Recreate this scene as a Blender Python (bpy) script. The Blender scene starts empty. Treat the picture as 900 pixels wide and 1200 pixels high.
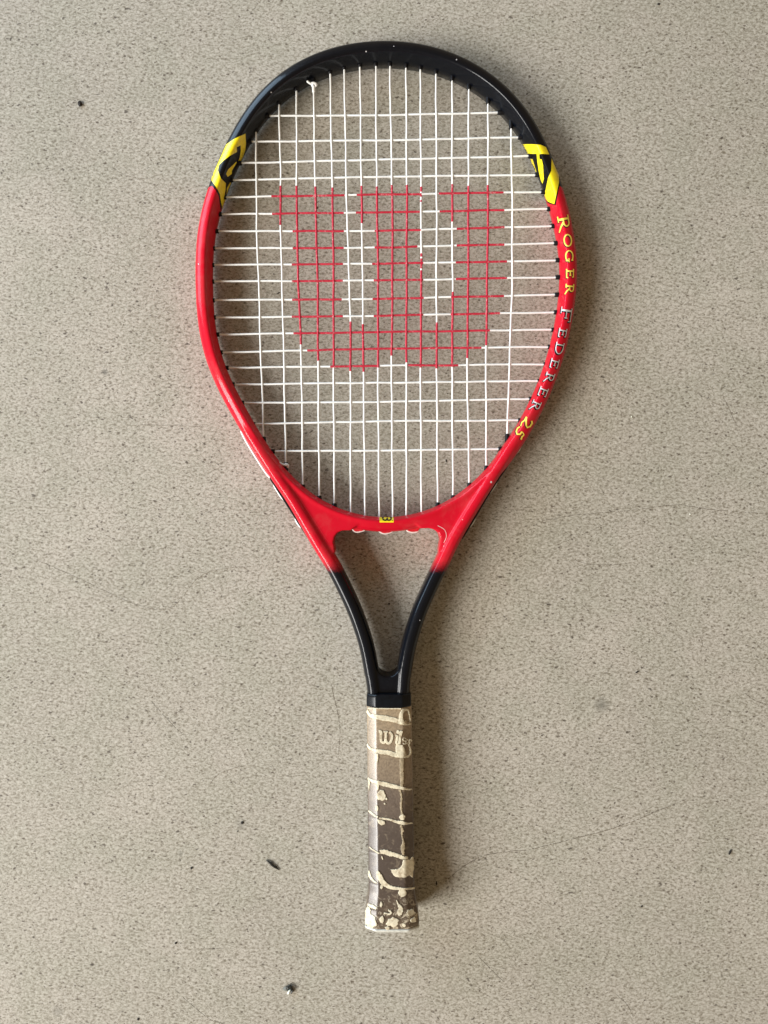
import bpy, bmesh, math, random
import numpy as np
from mathutils import Vector, Matrix
from mathutils.bvhtree import BVHTree
from mathutils.geometry import delaunay_2d_cdt

random.seed(7)
sc = bpy.context.scene
COL = sc.collection

# ------------------------------------------------------------------ camera
H = 0.541                 # camera height above the floor, metres
FP = 867.0                # focal length in pixels of the 900 x 1200 picture
cam = bpy.data.cameras.new('camera')
cam.sensor_fit = 'VERTICAL'
cam.sensor_height = 36.0
cam.sensor_width = 27.0
cam.lens = 36.0 * FP / 1200.0
cam.clip_start = 0.01
cam.clip_end = 100
cam_ob = bpy.data.objects.new('camera', cam)
cam_ob.location = (0, 0, H)
COL.objects.link(cam_ob)
sc.camera = cam_ob

# ------------------------------------------------------------------ light: a shaded room lit from an opening on the left
world = bpy.data.worlds.new('World')
sc.world = world
world.use_nodes = True
bg = world.node_tree.nodes['Background']
bg.inputs[0].default_value = (1.0, 0.73, 0.44, 1)
bg.inputs[1].default_value = 0.27

def area(name, loc, target, sx, sy, power, color):
    L = bpy.data.lights.new(name, 'AREA')
    L.shape = 'RECTANGLE'
    L.size, L.size_y = sx, sy
    L.energy = power
    L.color = color
    o = bpy.data.objects.new(name, L)
    o.location = loc
    d = Vector(target) - Vector(loc)
    o.rotation_euler = d.to_track_quat('-Z', 'Y').to_euler()
    COL.objects.link(o)
    return o

el, az = math.radians(33), math.radians(205)
D = 5.0
area('window_light', (D*math.cos(el)*math.cos(az), D*math.cos(el)*math.sin(az), D*math.sin(el)),
     (0, 0, 0), 2.9, 2.3, 405, (1.0, 0.985, 0.955))
area('doorway_light', (-2.3, 2.0, 1.0), (0.1, 0.1, 0), 3.0, 1.5, 100, (0.56, 0.77, 1.0))

sc.view_settings.view_transform = 'Standard'
sc.view_settings.look = 'None'
sc.view_settings.exposure = 0.07
sc.view_settings.gamma = 1.0
sc.view_settings.use_curve_mapping = False
sc.render.engine = 'CYCLES'

# ------------------------------------------------------------------ helpers
def P(px, py, z):
    k = (H - z) / FP
    return Vector(((px - 450) * k, (600 - py) * k, z))

def zc(py):                       # height of the racket's mid plane: tip low, butt high
    return 0.0122 + (py - 50) / 1042.0 * 0.0045

def zcY(Y):
    return zc(600 - Y * FP / (H - 0.014))

def link(name, me, mat=None, parent=None, mats=None):
    o = bpy.data.objects.new(name, me)
    COL.objects.link(o)
    if mat: me.materials.append(mat)
    if mats:
        for m in mats: me.materials.append(m)
    if parent: o.parent = parent
    return o

def mesh_from(name, verts, faces, smooth=True, mi=None):
    me = bpy.data.meshes.new(name)
    me.from_pydata([tuple(v) for v in verts], [], faces)
    me.update()
    if smooth:
        me.polygons.foreach_set('use_smooth', [True] * len(me.polygons))
    if mi is not None:
        me.polygons.foreach_set('material_index', mi)
    return me

def resample(pts, step):
    pts = [Vector(p) for p in pts]
    out = [pts[0]]
    for a, b in zip(pts[:-1], pts[1:]):
        n = max(1, int(math.ceil((b - a).length / step)))
        for i in range(1, n + 1):
            out.append(a.lerp(b, i / n))
    return out

def catmull(pts, n=8, closed=False):
    pts = [Vector(p) for p in pts]
    N = len(pts)
    out = []
    rng = range(N) if closed else range(N - 1)
    for i in rng:
        if closed:
            p0, p1, p2, p3 = pts[i - 1], pts[i], pts[(i + 1) % N], pts[(i + 2) % N]
        else:
            p0 = pts[max(i - 1, 0)]; p1 = pts[i]; p2 = pts[i + 1]; p3 = pts[min(i + 2, N - 1)]
        for k in range(n):
            t = k / n
            out.append(0.5 * ((2 * p1) + (p2 - p0) * t + (2 * p0 - 5 * p1 + 4 * p2 - p3) * t * t + (3 * p1 - p0 - 3 * p2 + p3) * t ** 3))
    if not closed: out.append(pts[-1])
    return out

def tube(pts, r, sides=8, closed=False, radii=None, mi_fn=None):
    """verts, faces (and material index per face) of a round tube along pts"""
    pts = [Vector(p) for p in pts]
    n = len(pts)
    V, F, M = [], [], []
    for i, p in enumerate(pts):
        if closed: t = (pts[(i + 1) % n] - pts[i - 1])
        else: t = pts[min(i + 1, n - 1)] - pts[max(i - 1, 0)]
        t.normalize()
        ref = Vector((0, 0, 1)) if abs(t.z) < 0.9 else Vector((1, 0, 0))
        s = t.cross(ref).normalized(); u = s.cross(t).normalized()
        rr = radii[i] if radii else r
        for k in range(sides):
            a = 2 * math.pi * k / sides
            V.append(p + s * (rr * math.cos(a)) + u * (rr * math.sin(a)))
    m = n if closed else n - 1
    for i in range(m):
        for k in range(sides):
            a = i * sides + k; b = i * sides + (k + 1) % sides
            j = (i + 1) % n
            F.append((a, b, j * sides + (k + 1) % sides, j * sides + k))
            M.append(mi_fn(pts[i].lerp(pts[j], .5)) if mi_fn else 0)
    if not closed:
        F.append(tuple(range(sides - 1, -1, -1))); M.append(M[0])
        F.append(tuple((n - 1) * sides + k for k in range(sides))); M.append(M[-2])
    return V, F, M

def join(lists):
    V, F, M = [], [], []
    for v, f, m in lists:
        o = len(V)
        V += v; F += [tuple(i + o for i in q) for q in f]; M += m
    return V, F, M

def section_sweep(pts, sec_fn, closed=False):
    """sweep a (u = sideways, v = up) section along a mostly level path"""
    n = len(pts); V, F = [], []
    ns = None
    for i, p in enumerate(pts):
        if closed: t = pts[(i + 1) % n] - pts[i - 1]
        else: t = pts[min(i + 1, n - 1)] - pts[max(i - 1, 0)]
        t.z = 0; t.normalize()
        out = Vector((t.y, -t.x, 0))
        sec = sec_fn(i / (n if closed else n - 1), p)
        ns = len(sec)
        for (u, v) in sec:
            V.append(p + out * u + Vector((0, 0, v)))
    m = n if closed else n - 1
    for i in range(m):
        j = (i + 1) % n
        for k in range(ns):
            F.append((i * ns + k, i * ns + (k + 1) % ns, j * ns + (k + 1) % ns, j * ns + k))
    if not closed:
        F.append(tuple(range(ns - 1, -1, -1)))
        F.append(tuple((n - 1) * ns + k for k in range(ns)))
    return V, F

# ------------------------------------------------------------------ materials
def new_mat(name):
    m = bpy.data.materials.new(name); m.use_nodes = True
    nt = m.node_tree
    return m, nt, nt.nodes['Principled BSDF']

def N(nt, typ, **kw):
    n = nt.nodes.new(typ)
    for k, v in kw.items(): setattr(n, k, v)
    return n

def noise(nt, vec, scale, detail=4, rough=0.5, dist=0.0):
    n = N(nt, 'ShaderNodeTexNoise')
    n.inputs['Scale'].default_value = scale
    n.inputs['Detail'].default_value = detail
    n.inputs['Roughness'].default_value = rough
    n.inputs['Distortion'].default_value = dist
    nt.links.new(vec, n.inputs['Vector'])
    return n.outputs['Fac']

def ramp(nt, fac, stops, interp='LINEAR'):
    r = N(nt, 'ShaderNodeValToRGB')
    r.color_ramp.interpolation = interp
    while len(r.color_ramp.elements) < len(stops): r.color_ramp.elements.new(0.5)
    for e, (p, c) in zip(r.color_ramp.elements, stops):
        e.position = p
        e.color = (c, c, c, 1) if not isinstance(c, (tuple, list)) else (*c, 1)
    nt.links.new(fac, r.inputs[0])
    return r.outputs[0]

def mix(nt, fac, a, b, mode='MIX'):
    m = N(nt, 'ShaderNodeMix', data_type='RGBA', blend_type=mode)
    for sock, val in ((m.inputs[0], fac), (m.inputs[6], a), (m.inputs[7], b)):
        if isinstance(val, (int, float)): sock.default_value = val
        elif isinstance(val, (tuple, list)): sock.default_value = (*val, 1)
        else: nt.links.new(val, sock)
    return m.outputs[2]

def math_(nt, op, a, b=None, c=None, clamp=False):
    m = N(nt, 'ShaderNodeMath', operation=op); m.use_clamp = clamp
    for i, v in enumerate((a, b, c)):
        if v is None: continue
        if isinstance(v, (int, float)): m.inputs[i].default_value = v
        else: nt.links.new(v, m.inputs[i])
    return m.outputs[0]

def bump(nt, height, strength, dist, bsdf):
    b = N(nt, 'ShaderNodeBump')
    b.inputs['Strength'].default_value = strength
    b.inputs['Distance'].default_value = dist
    nt.links.new(height, b.inputs['Height'])
    nt.links.new(b.outputs[0], bsdf.inputs['Normal'])

def coords(nt, scale=(1, 1, 1), rot=0):
    tc = N(nt, 'ShaderNodeTexCoord')
    mp = N(nt, 'ShaderNodeMapping')
    mp.inputs['Scale'].default_value = scale
    mp.inputs['Rotation'].default_value = (0, 0, rot)
    nt.links.new(tc.outputs['Object'], mp.inputs[0])
    return mp.outputs[0]

def floor_material():
    m, nt, b = new_mat('floor_speckled')
    v = coords(nt)
    va = coords(nt, (1.0, 1.55, 1), math.radians(18))
    big = noise(nt, v, 4.5, 4, .6, .5)
    mid = noise(nt, v, 26, 4, .55)
    base = mix(nt, ramp(nt, big, [(.35, 0), (.65, 1)]), (.376, .347, .290), (.458, .419, .356))
    base = mix(nt, ramp(nt, mid, [(.40, 0), (.62, .6)]), base, (.356, .342, .275))
    fine = noise(nt, va, 430, 3, .62, .6)
    col = mix(nt, ramp(nt, fine, [(.29, .95), (.52, 0)]), base, (.150, .126, .088))
    col = mix(nt, ramp(nt, fine, [(.50, 0), (.72, .58)]), col, (.62, .59, .52))
    fine2 = noise(nt, va, 900, 2, .6, .3)
    col = mix(nt, ramp(nt, fine2, [(.33, .6), (.44, 0)]), col, (.13, .108, .085))
    # dark grains, sparse and more of them in some areas
    w = noise(nt, v, 14, 3, .6)
    def grains(scale, r0, r1, keep, color, col, amt=1.0):
        dv = N(nt, 'ShaderNodeVectorMath', operation='ADD')
        nn = N(nt, 'ShaderNodeTexNoise'); nn.inputs['Scale'].default_value = scale * 1.4
        nt.links.new(va, nn.inputs['Vector'])
        sv = N(nt, 'ShaderNodeVectorMath', operation='SCALE'); sv.inputs['Scale'].default_value = .9 / scale
        nt.links.new(nn.outputs['Color'], sv.inputs[0])
        nt.links.new(va, dv.inputs[0]); nt.links.new(sv.outputs[0], dv.inputs[1])
        vo = N(nt, 'ShaderNodeTexVoronoi'); vo.inputs['Scale'].default_value = scale
        nt.links.new(dv.outputs[0], vo.inputs['Vector'])
        sep = N(nt, 'ShaderNodeSeparateColor'); nt.links.new(vo.outputs['Color'], sep.inputs[0])
        rad = math_(nt, 'MULTIPLY_ADD', sep.outputs[1], r1 - r0, r0)
        inside = math_(nt, 'SUBTRACT', rad, vo.outputs['Distance'])
        inside = math_(nt, 'MULTIPLY', inside, 9.0, clamp=True)
        k = math_(nt, 'LESS_THAN', sep.outputs[0], math_(nt, 'MULTIPLY_ADD', w, keep * 1.6, keep * .2))
        f = math_(nt, 'MULTIPLY', math_(nt, 'MULTIPLY', inside, k), amt)
        return mix(nt, f, col, color)
    col = grains(260, .12, .34, .46, (.085, .064, .046), col, .8)
    col = grains(170, .10, .26, .30, (.06, .045, .033), col, .8)
    col = grains(120, .06, .20, .14, (.05, .038, .028), col, .9)
    col = grains(52, .03, .10, .14, (.030, .022, .017), col, .95)
    # soft old stains at their own places
    tc = N(nt, 'ShaderNodeTexCoord')
    for (sx, sy, r, amt) in ((123, 436, 3.5, .5), (705, 826, 7.5, .40), (212, 1000, 3, .3), (68, 1185, 6, .25), (283, 966, 6, .25)):
        p = P(sx, sy, 0)
        d = N(nt, 'ShaderNodeVectorMath', operation='DISTANCE')
        nt.links.new(tc.outputs['Object'], d.inputs[0]); d.inputs[1].default_value = p
        dd = math_(nt, 'ADD', d.outputs['Value'], math_(nt, 'MULTIPLY', math_(nt, 'SUBTRACT', fine, .5), .004))
        f = math_(nt, 'SUBTRACT', 1.0, math_(nt, 'DIVIDE', dd, r * .00062 * 1.5), clamp=True)
        col = mix(nt, math_(nt, 'MULTIPLY', f, amt * 1.6, clamp=True), col, (.10, .095, .08))
    nt.links.new(col, b.inputs['Base Color'])
    b.inputs['Roughness'].default_value = .62
    b.inputs['Specular IOR Level'].default_value = .28
    bump(nt, fine, .35, .0004, b)
    return m

def paint_material():
    m, nt, b = new_mat('racket_paint')
    tc = N(nt, 'ShaderNodeTexCoord')
    sp = N(nt, 'ShaderNodeSeparateXYZ'); nt.links.new(tc.outputs['Object'], sp.inputs[0])
    Y = sp.outputs['Y']
    nz = noise(nt, tc.outputs['Object'], 900, 3, .7)
    # soft sprayed edge in the throat
    y0 = (600 - 664) * .517 / FP
    f = math_(nt, 'SUBTRACT', Y, y0)
    f = math_(nt, 'ADD', f, math_(nt, 'MULTIPLY', math_(nt, 'SUBTRACT', nz, .5), .007))
    f = math_(nt, 'MULTIPLY_ADD', f, 1 / .0085, .5, clamp=True)
    top = math_(nt, 'LESS_THAN', Y, (600 - 222) * .523 / FP)
    isred = math_(nt, 'MULTIPLY', f, top)
    blk = mix(nt, ramp(nt, noise(nt, tc.outputs['Object'], 1800, 2, .6), [(.66, 0), (.74, .35)]), (.0022, .0032, .0058), (.04, .05, .06))
    red = mix(nt, ramp(nt, noise(nt, tc.outputs['Object'], 60, 3, .5), [(.3, 0), (.7, 1)]), (.54, .0035, .017), (.60, .005, .022))
    col = mix(nt, isred, blk, red)
    dust = ramp(nt, noise(nt, tc.outputs['Object'], 38, 6, .72, .6), [(.50, 0), (.78, .10)])
    dust = math_(nt, 'MULTIPLY', dust, math_(nt, 'MULTIPLY_ADD', isred, .95, .05))
    col = mix(nt, dust, col, (.42, .36, .30))
    nick = ramp(nt, noise(nt, coords(nt, (1, .3, 1), .9), 620, 3, .75), [(.735, 0), (.76, .5)])
    nick = math_(nt, 'MULTIPLY', nick, math_(nt, 'MULTIPLY_ADD', isred, .8, .2))
    col = mix(nt, nick, col, (.12, .09, .08))
    nt.links.new(col, b.inputs['Base Color'])
    b.inputs['Roughness'].default_value = .36
    b.inputs['Specular IOR Level'].default_value = .06
    b.inputs['Coat Weight'].default_value = .46
    b.inputs['Coat Roughness'].default_value = .11
    sc_ = noise(nt, coords(nt, (1, .12, 1), .5), 900, 3, .7, .4)
    nt.links.new(ramp(nt, sc_, [(.35, .30), (.70, .52)]), b.inputs['Roughness'])
    nt.links.new(ramp(nt, noise(nt, tc.outputs['Object'], 120, 4, .65), [(.35, .085), (.75, .19)]), b.inputs['Coat Roughness'])
    bump(nt, noise(nt, tc.outputs['Object'], 350, 3, .6), .05, .0004, b)
    return m

def simple(name, col, rough=.4, spec=.5, coat=0, coat_r=.1, nscale=0, var=.15, bmp=0):
    m, nt, b = new_mat(name)
    b.inputs['Base Color'].default_value = (*col, 1)
    b.inputs['Roughness'].default_value = rough
    b.inputs['Specular IOR Level'].default_value = spec
    b.inputs['Coat Weight'].default_value = coat
    b.inputs['Coat Roughness'].default_value = coat_r
    if nscale:
        v = coords(nt)
        nz = noise(nt, v, nscale, 4, .6)
        dark = tuple(c * (1 - var) for c in col); lite = tuple(min(1, c * (1 + var)) for c in col)
        nt.links.new(mix(nt, ramp(nt, nz, [(.35, 0), (.65, 1)]), dark, lite), b.inputs['Base Color'])
        if bmp: bump(nt, nz, bmp, .0005, b)
    return m

def grip_material():
    m, nt, b = new_mat('worn_grip')
    tc = N(nt, 'ShaderNodeTexCoord')
    sp = N(nt, 'ShaderNodeSeparateXYZ'); nt.links.new(tc.outputs['Object'], sp.inputs[0])
    v = tc.outputs['Object']
    blot = noise(nt, v, 95, 5, .62, .4)
    fine = noise(nt, v, 700, 4, .6)
    # position along the handle, 0 = collar, 1 = butt
    t = math_(nt, 'DIVIDE', math_(nt, 'SUBTRACT', (600 - 829) * .511 / FP, sp.outputs['Y']), (1092 - 829) * .511 / FP)
    t2 = math_(nt, 'ADD', t, math_(nt, 'MULTIPLY', math_(nt, 'SUBTRACT', blot, .5), .22))
    base = ramp(nt, t2, [(.0, (.40, .30, .185)), (.12, (.33, .25, .165)), (.30, (.27, .205, .14)), (.40, (.165, .125, .095)), (.58, (.085, .064, .052)), (.80, (.075, .055, .044)), (.90, (.10, .068, .045)), (1, (.15, .115, .075))])
    col = mix(nt, ramp(nt, fine, [(.35, .45), (.6, 0)]), base, (.07, .05, .036))
    col = mix(nt, ramp(nt, noise(nt, v, 210, 5, .7, .8), [(.55, 0), (.66, .42)]), col, (.36, .29, .20))
    col = mix(nt, ramp(nt, noise(nt, coords(nt, (1, .35, 1)), 330, 4, .7, .5), [(.58, 0), (.72, .5)]), col, (.055, .04, .03))
    low = ramp(nt, t, [(.80, 0), (.93, 1)])
    frag = ramp(nt, noise(nt, v, 260, 5, .75, 1.2), [(.545, 0), (.575, .85)])
    col = mix(nt, math_(nt, 'MULTIPLY', low, frag), col, (.60, .52, .38))
    # rows of the spiral wrap: a darker worn line along every turn
    nt.links.new(col, b.inputs['Base Color'])
    b.inputs['Roughness'].default_value = .40
    b.inputs['Coat Weight'].default_value = .62
    b.inputs['Coat Roughness'].default_value = .24
    b.inputs['Specular IOR Level'].default_value = .45
    h = math_(nt, 'ADD', math_(nt, 'MULTIPLY', blot, .6), math_(nt, 'MULTIPLY', fine, .4))
    bump(nt, h, .45, .0006, b)
    return m

M_FLOOR = floor_material()
M_PAINT = paint_material()
M_WHITE = simple('string_white', (.84, .85, .83), .38, .5, nscale=600, var=.06)
M_RED_INK = simple('string_red_ink', (.50, .018, .045), .42, .5, nscale=900, var=.25)
_nt = M_RED_INK.node_tree; _b = _nt.nodes['Principled BSDF']; _c = _b.inputs['Base Color'].links[0].from_socket
_c = mix(_nt, ramp(_nt, noise(_nt, coords(_nt), 420, 4, .7), [(.56, 0), (.68, .55)]), _c, (.74, .52, .50))
_nt.links.new(_c, _b.inputs['Base Color'])
M_BLACK = simple('black_plastic', (.005, .005, .006), .4, .25)
M_COLLAR = simple('black_rubber', (.003, .0045, .007), .35, .12, coat=.3, coat_r=.15, nscale=300, var=.3, bmp=.1)
M_YELLOW = simple('yellow_decal', (.90, .72, .008), .36, .5, coat=.3, nscale=260, var=.10)
M_DBLACK = simple('black_decal', (.003, .003, .004), .35, .12, coat=.3)
M_LETY = simple('yellow_letter', (.90, .70, .10), .42, .5)
M_LETW = simple('silver_letter', (.60, .58, .58), .36, .5)
M_LETS = simple('letter_shade', (.055, .012, .010), .4, .4)
M_CREAM = simple('cream_flake', (.70, .63, .46), .55, .4, nscale=420, var=.16, bmp=.6)
_nt = M_CREAM.node_tree; _b = _nt.nodes['Principled BSDF']; _c = _b.inputs['Base Color'].links[0].from_socket
_v = coords(_nt)
_c = mix(_nt, ramp(_nt, noise(_nt, _v, 230, 5, .7, .6), [(.52, 0), (.66, .75)]), _c, (.34, .25, .15))
_nt.links.new(_c, _b.inputs['Base Color'])
M_PINK = simple('string_loop_pale', (.74, .66, .62), .45, .5)
M_REDP = simple('red_plastic', (.60, .010, .022), .4, .5)
M_CRACK = simple('crack_dark', (.135, .110, .085), .8, .2, nscale=400, var=.4)
M_GRIT = simple('dark_grit', (.020, .016, .013), .7, .3, nscale=900, var=.4)
M_SEED = simple('dark_seed_husk', (.028, .026, .022), .5, .4, nscale=900, var=.5, bmp=.4)
M_CAP = simple('pale_butt_cap', (.60, .60, .54), .4, .5, nscale=500, var=.15)

# ------------------------------------------------------------------ the floor
me = mesh_from('floor', [(-4, -4, 0), (4, -4, 0), (4, 4, 0), (-4, 4, 0)], [(0, 1, 2, 3)], smooth=False)
floor = link('floor', me, M_FLOOR); floor['kind'] = 'structure'
floor['label'] = 'pale beige speckled concrete floor with fine hairline cracks'

def crack(pts, w=.00022, z=.00018):
    pts = catmull([P(x, y, 0) for x, y in pts], 10)
    pts = resample(pts, .0012)
    V, F = [], []
    off = 0
    for i, p in enumerate(pts):
        t = pts[min(i + 1, len(pts) - 1)] - pts[max(i - 1, 0)]; t.normalize()
        s = Vector((-t.y, t.x, 0))
        off = off * .8 + random.uniform(-.00016, .00016)
        ww = w * random.uniform(.35, 1.0) * min(1, (i + 1) / 6, (len(pts) - i) / 6)
        V += [p + s * (off - ww) + Vector((0, 0, z * .3)), p + s * off + Vector((0, 0, z)), p + s * (off + ww) + Vector((0, 0, z * .3))]
    for i in range(len(pts) - 1):
        if random.random() < .16: continue           # cracks fade out in places
        a = i * 3
        F += [(a, a + 1, a + 4, a + 3), (a + 1, a + 2, a + 5, a + 4)]
    me = mesh_from('hairline_crack', V, F)
    link('hairline_crack', me, M_CRACK, floor)

crack([(522, 1032), (545, 1014), (573, 1001), (620, 995), (680, 981), (735, 965), (775, 948), (806, 936)], .00026)
crack([(630, 611), (680, 603), (740, 598), (793, 592), (840, 598), (900, 602)], .00022)
crack([(650, 640), (678, 628), (712, 613)], .00016)
crack([(670, 656), (700, 662), (740, 660)], .00014)
crack([(849, 468), (858, 488), (864, 500)], .00022)
crack([(873, 812), (886, 822), (900, 826)], .00026)
crack([(148, 499), (180, 498), (240, 500)], .00013)
crack([(42, 656), (80, 672), (118, 690), (160, 708), (200, 712), (240, 672), (300, 663)], .00015)
crack([(178, 822), (198, 845), (216, 862)], .00014)
crack([(244, 922), (258, 906), (290, 896)], .00017)
crack([(388, 802), (398, 850), (396, 890)], .00018)
crack([(228, 1122), (240, 1112), (262, 1112)], .00016)
crack([(205, 1160), (240, 1190), (262, 1200)], .00013)
crack([(555, 362), (580, 366), (600, 368)], .00020)
crack([(820, 745), (824, 758)], .00022)
crack([(560, 1120), (575, 1136), (590, 1150)], .00014)
crack([(722, 1165), (735, 1178), (742, 1192)], .00016)
crack([(130, 196), (150, 206), (176, 210)], .00011)
crack([(664, 72), (690, 84), (712, 92)], .00014)

# ------------------------------------------------------------------ the racket
racket = bpy.data.objects.new('tennis_racket', None)
COL.objects.link(racket)
racket['label'] = 'red and black tennis racket with white strings and peeling taped handle lying on the floor'
racket['category'] = 'tennis racket'

# inside edge of the hoop as seen, clockwise from the top
inner_px = [(440,78),(457,77.5),(476,79),(493,81.5),(511,86),(530,93),(549,103),(573,121),(599,148),(610,164),(620,183),(629,204),(637,227),
 (642,246),(648,265),(652,287),(654,306),(655,325),(653.5,346),(650.5,366),(648,386),(643,406),(637,427),(630,448),(620,468),(609,491),(596,513),(585,529),
 (570,548),(551,567),(532,581),(514,592),(494,599.5),(477,603.5),(460,605.5),(445,605.5),(428,603.5),(411,600),(390,592),(372,582),(355,570),(334.5,548),
 (321,530),(309,512),(297,494),(285,472),(274,450),(266,430),(259,410),(255,392),(252.5,371),(251,350),(250,330),(250.5,310),(252,291),(255,270),
 (260,248),(265,230),(273,209),(282,190),(294,168),(311,142),(327,123.5),(348,106),(367,95.5),(386,88.5),(404,82.5),(422,79.5)]
CX, CY = 452.0, 330.0
cen = P(CX, CY, 0.010)
ang, rad = [], []
for x, y in inner_px:
    p = P(x, y, zc(y) - .003) - cen
    ang.append(math.atan2(p.y, p.x)); rad.append(math.hypot(p.x, p.y))
ang, rad = np.array(ang), np.array(rad)
K = 9
def basis(a):
    return np.stack([np.ones_like(a)] + [f(k * a) for k in range(1, K + 1) for f in (np.cos, np.sin)], 1)
coef = np.linalg.lstsq(basis(ang), rad, rcond=None)[0]
def r_inner(a): return float(basis(np.array([a]))[0] @ coef)

def halfw(a):
    """half width of the hoop section; a = pi/2 is the tip"""
    s = math.sin(a)
    w = .0057 + .0008 * max(0, s) ** 2
    if s < 0: w -= .0004 * s * s
    return w

hoop = []
NH = 420
for i in range(NH):
    a = math.pi / 2 - 2 * math.pi * i / NH
    def pt(a):
        r = r_inner(a); return Vector((cen.x + r * math.cos(a), cen.y + r * math.sin(a), 0))
    p = pt(a); t = (pt(a - .01) - pt(a + .01)).normalized()
    outn = Vector((-t.y, t.x, 0))
    if outn.dot(p - Vector((cen.x, cen.y, 0))) < 0: outn = -outn
    c = p + outn * halfw(a)
    c.z = zcY(c.y)
    hoop.append(c)

def sec_hoop(f, p):
    a = math.pi / 2 - 2 * math.pi * f
    w = halfw(a); s = w / .0057
    h = .0116
    if math.sin(a) < -.75:
        h = .0116 - .0022 * min(1, (-.75 - math.sin(a)) / .2)
    # going clockwise seen from above, t.cross gives u>0 on the inside -> flip sign so u>0 is outside
    half = [(-5.7, 0.0), (-5.6, 2.0), (-4.7, 6.0), (-3.5, 10.4), (-2.7, 11.7), (-1.6, 11.8), (.8, 11.0), (3.2, 9.6), (4.9, 7.0), (5.6, 3.4), (5.7, 0.0)]
    pts = [(u * s * .001, v / 11.7 * h) for u, v in half]
    pts += [(u, -v) for u, v in reversed(pts[1:-1])]
    return [(-u, v) for u, v in pts]
V1, F1 = section_sweep(hoop, sec_hoop, closed=True)

def arm_path(px):
    pts = [P(x, y, zc(y)) for x, y in px]
    return resample(catmull(pts, 8), .003)

left_px = [(273, 468), (291, 503), (309, 532), (327, 560), (346.5, 589), (370, 629), (389.5, 661), (403, 687), (417, 718), (428.5, 752), (434.5, 781), (438.3, 806), (438.6, 820)]
right_px = [(632, 468), (611, 503), (591, 534), (573, 562), (556, 589), (532, 629), (516.5, 661), (504, 687), (490.5, 718), (480, 752), (474.5, 781), (472.0, 806), (471.8, 820)]
def sec_arm(flip):
    def fn(f, p):
        py = 600 - p.y * FP / (H - .015)
        w = 5.35 if py > 640 else 5.35 - .5 * min(1, (640 - py) / 60)
        if py > 790: w = 5.0
        k = max(0.0, min(1.0, (530 - py) / 60)); w *= 1 - .25 * k
        half = [(-w, 0), (-w * .98, 5), (-w * .84, 8.8), (-w * .55, 10.9), (-w * .1, 11.6), (w * .45, 11.0), (w * .80, 8.6), (w * .97, 4.8), (w, 0)]
        pts = [(u * .001, v * .001 * (1 - .1 * k)) for u, v in half]
        pts += [(u, -v) for u, v in reversed(pts[1:-1])]
        return [(flip * u, v) for u, v in pts]
    return fn
V2, F2 = section_sweep(arm_path(left_px), sec_arm(1))
V3, F3 = section_sweep(arm_path(right_px), sec_arm(-1))

def prism(px, h_top, h_bot=None):
    h_bot = h_top if h_bot is None else h_bot
    n = len(px); V = []
    for s in (1, -1):
        for x, y in px:
            V.append(P(x, y, zc(y)) + Vector((0, 0, h_top if s > 0 else -h_bot)))
    F = [tuple(range(n)), tuple(range(2 * n - 1, n - 1, -1))]
    for i in range(n):
        j = (i + 1) % n
        F.append((i, i + n, j + n, j))
    return V, F
def xarc(cx, cy, rx, ry, a0, a1, n=10):
    return [(cx + rx * math.cos(math.radians(a0 + (a1 - a0) * i / n)), cy - ry * math.sin(math.radians(a0 + (a1 - a0) * i / n))) for i in range(n + 1)]
webL = [(318, 532), (345, 566), (372, 588), (402, 604), (424, 612), (412, 621.0), (402, 621.2), (396.5, 623.5), (393, 628), (391.5, 634), (393.5, 646), (388, 654), (370, 628), (340, 577)]
webR = [(x2, y2) for x2, y2 in [(592, 522), (570, 554), (540, 580), (508, 598), (482, 610), (492, 619.0), (502, 618.6), (509, 620.5), (513.5, 625), (515.3, 631), (513, 645), (519, 652), (534, 626), (562, 577)]]
V4, F4 = prism(webL, .0088)
V5, F5 = prism(webR, .0088)
# solid piece where the two arms meet, a little lower than their crests
heel = [(440, 770)] + [(441 + 0, 776)] + xarc(454.5, 775, 13.5, 15, 180, 360, 12) + [(470, 770), (476, 775), (478, 820), (433, 820), (434, 775)]
V6, F6 = prism(heel, .0098)
# lip around the throat opening's upper corners
def allmesh(parts):
    V, F = [], []
    for v, f in parts:
        o = len(V); V += v; F += [tuple(i + o for i in q) for q in f]
    return V, F
bmF = bmesh.new()
Vt, Ft = allmesh([(V1, F1), (V2, F2), (V3, F3), (V4, F4), (V5, F5), (V6, F6)])
tmp = mesh_from('frame_parts', Vt, Ft)
bmF.from_mesh(tmp)
bmesh.ops.recalc_face_normals(bmF, faces=bmF.faces)
bmF.to_mesh(tmp); bmF.free()
tmpo = bpy.data.objects.new('frame_parts', tmp); COL.objects.link(tmpo)
md = tmpo.modifiers.new('r', 'REMESH'); md.mode = 'VOXEL'; md.voxel_size = .00075; md.use_smooth_shade = True
ms = tmpo.modifiers.new('s', 'SMOOTH'); ms.factor = .5; ms.iterations = 5
dg = bpy.context.evaluated_depsgraph_get()
fme = bpy.data.meshes.new_from_object(tmpo.evaluated_get(dg))
fme.name = 'frame'
bpy.data.objects.remove(tmpo)
fme.materials.clear()
fme.polygons.foreach_set('use_smooth', [True] * len(fme.polygons))
frame = link('frame', fme, M_PAINT, racket)
frame_bvh = BVHTree.FromPolygons([v.co for v in fme.vertices], [tuple(p.vertices) for p in fme.polygons])

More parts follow.
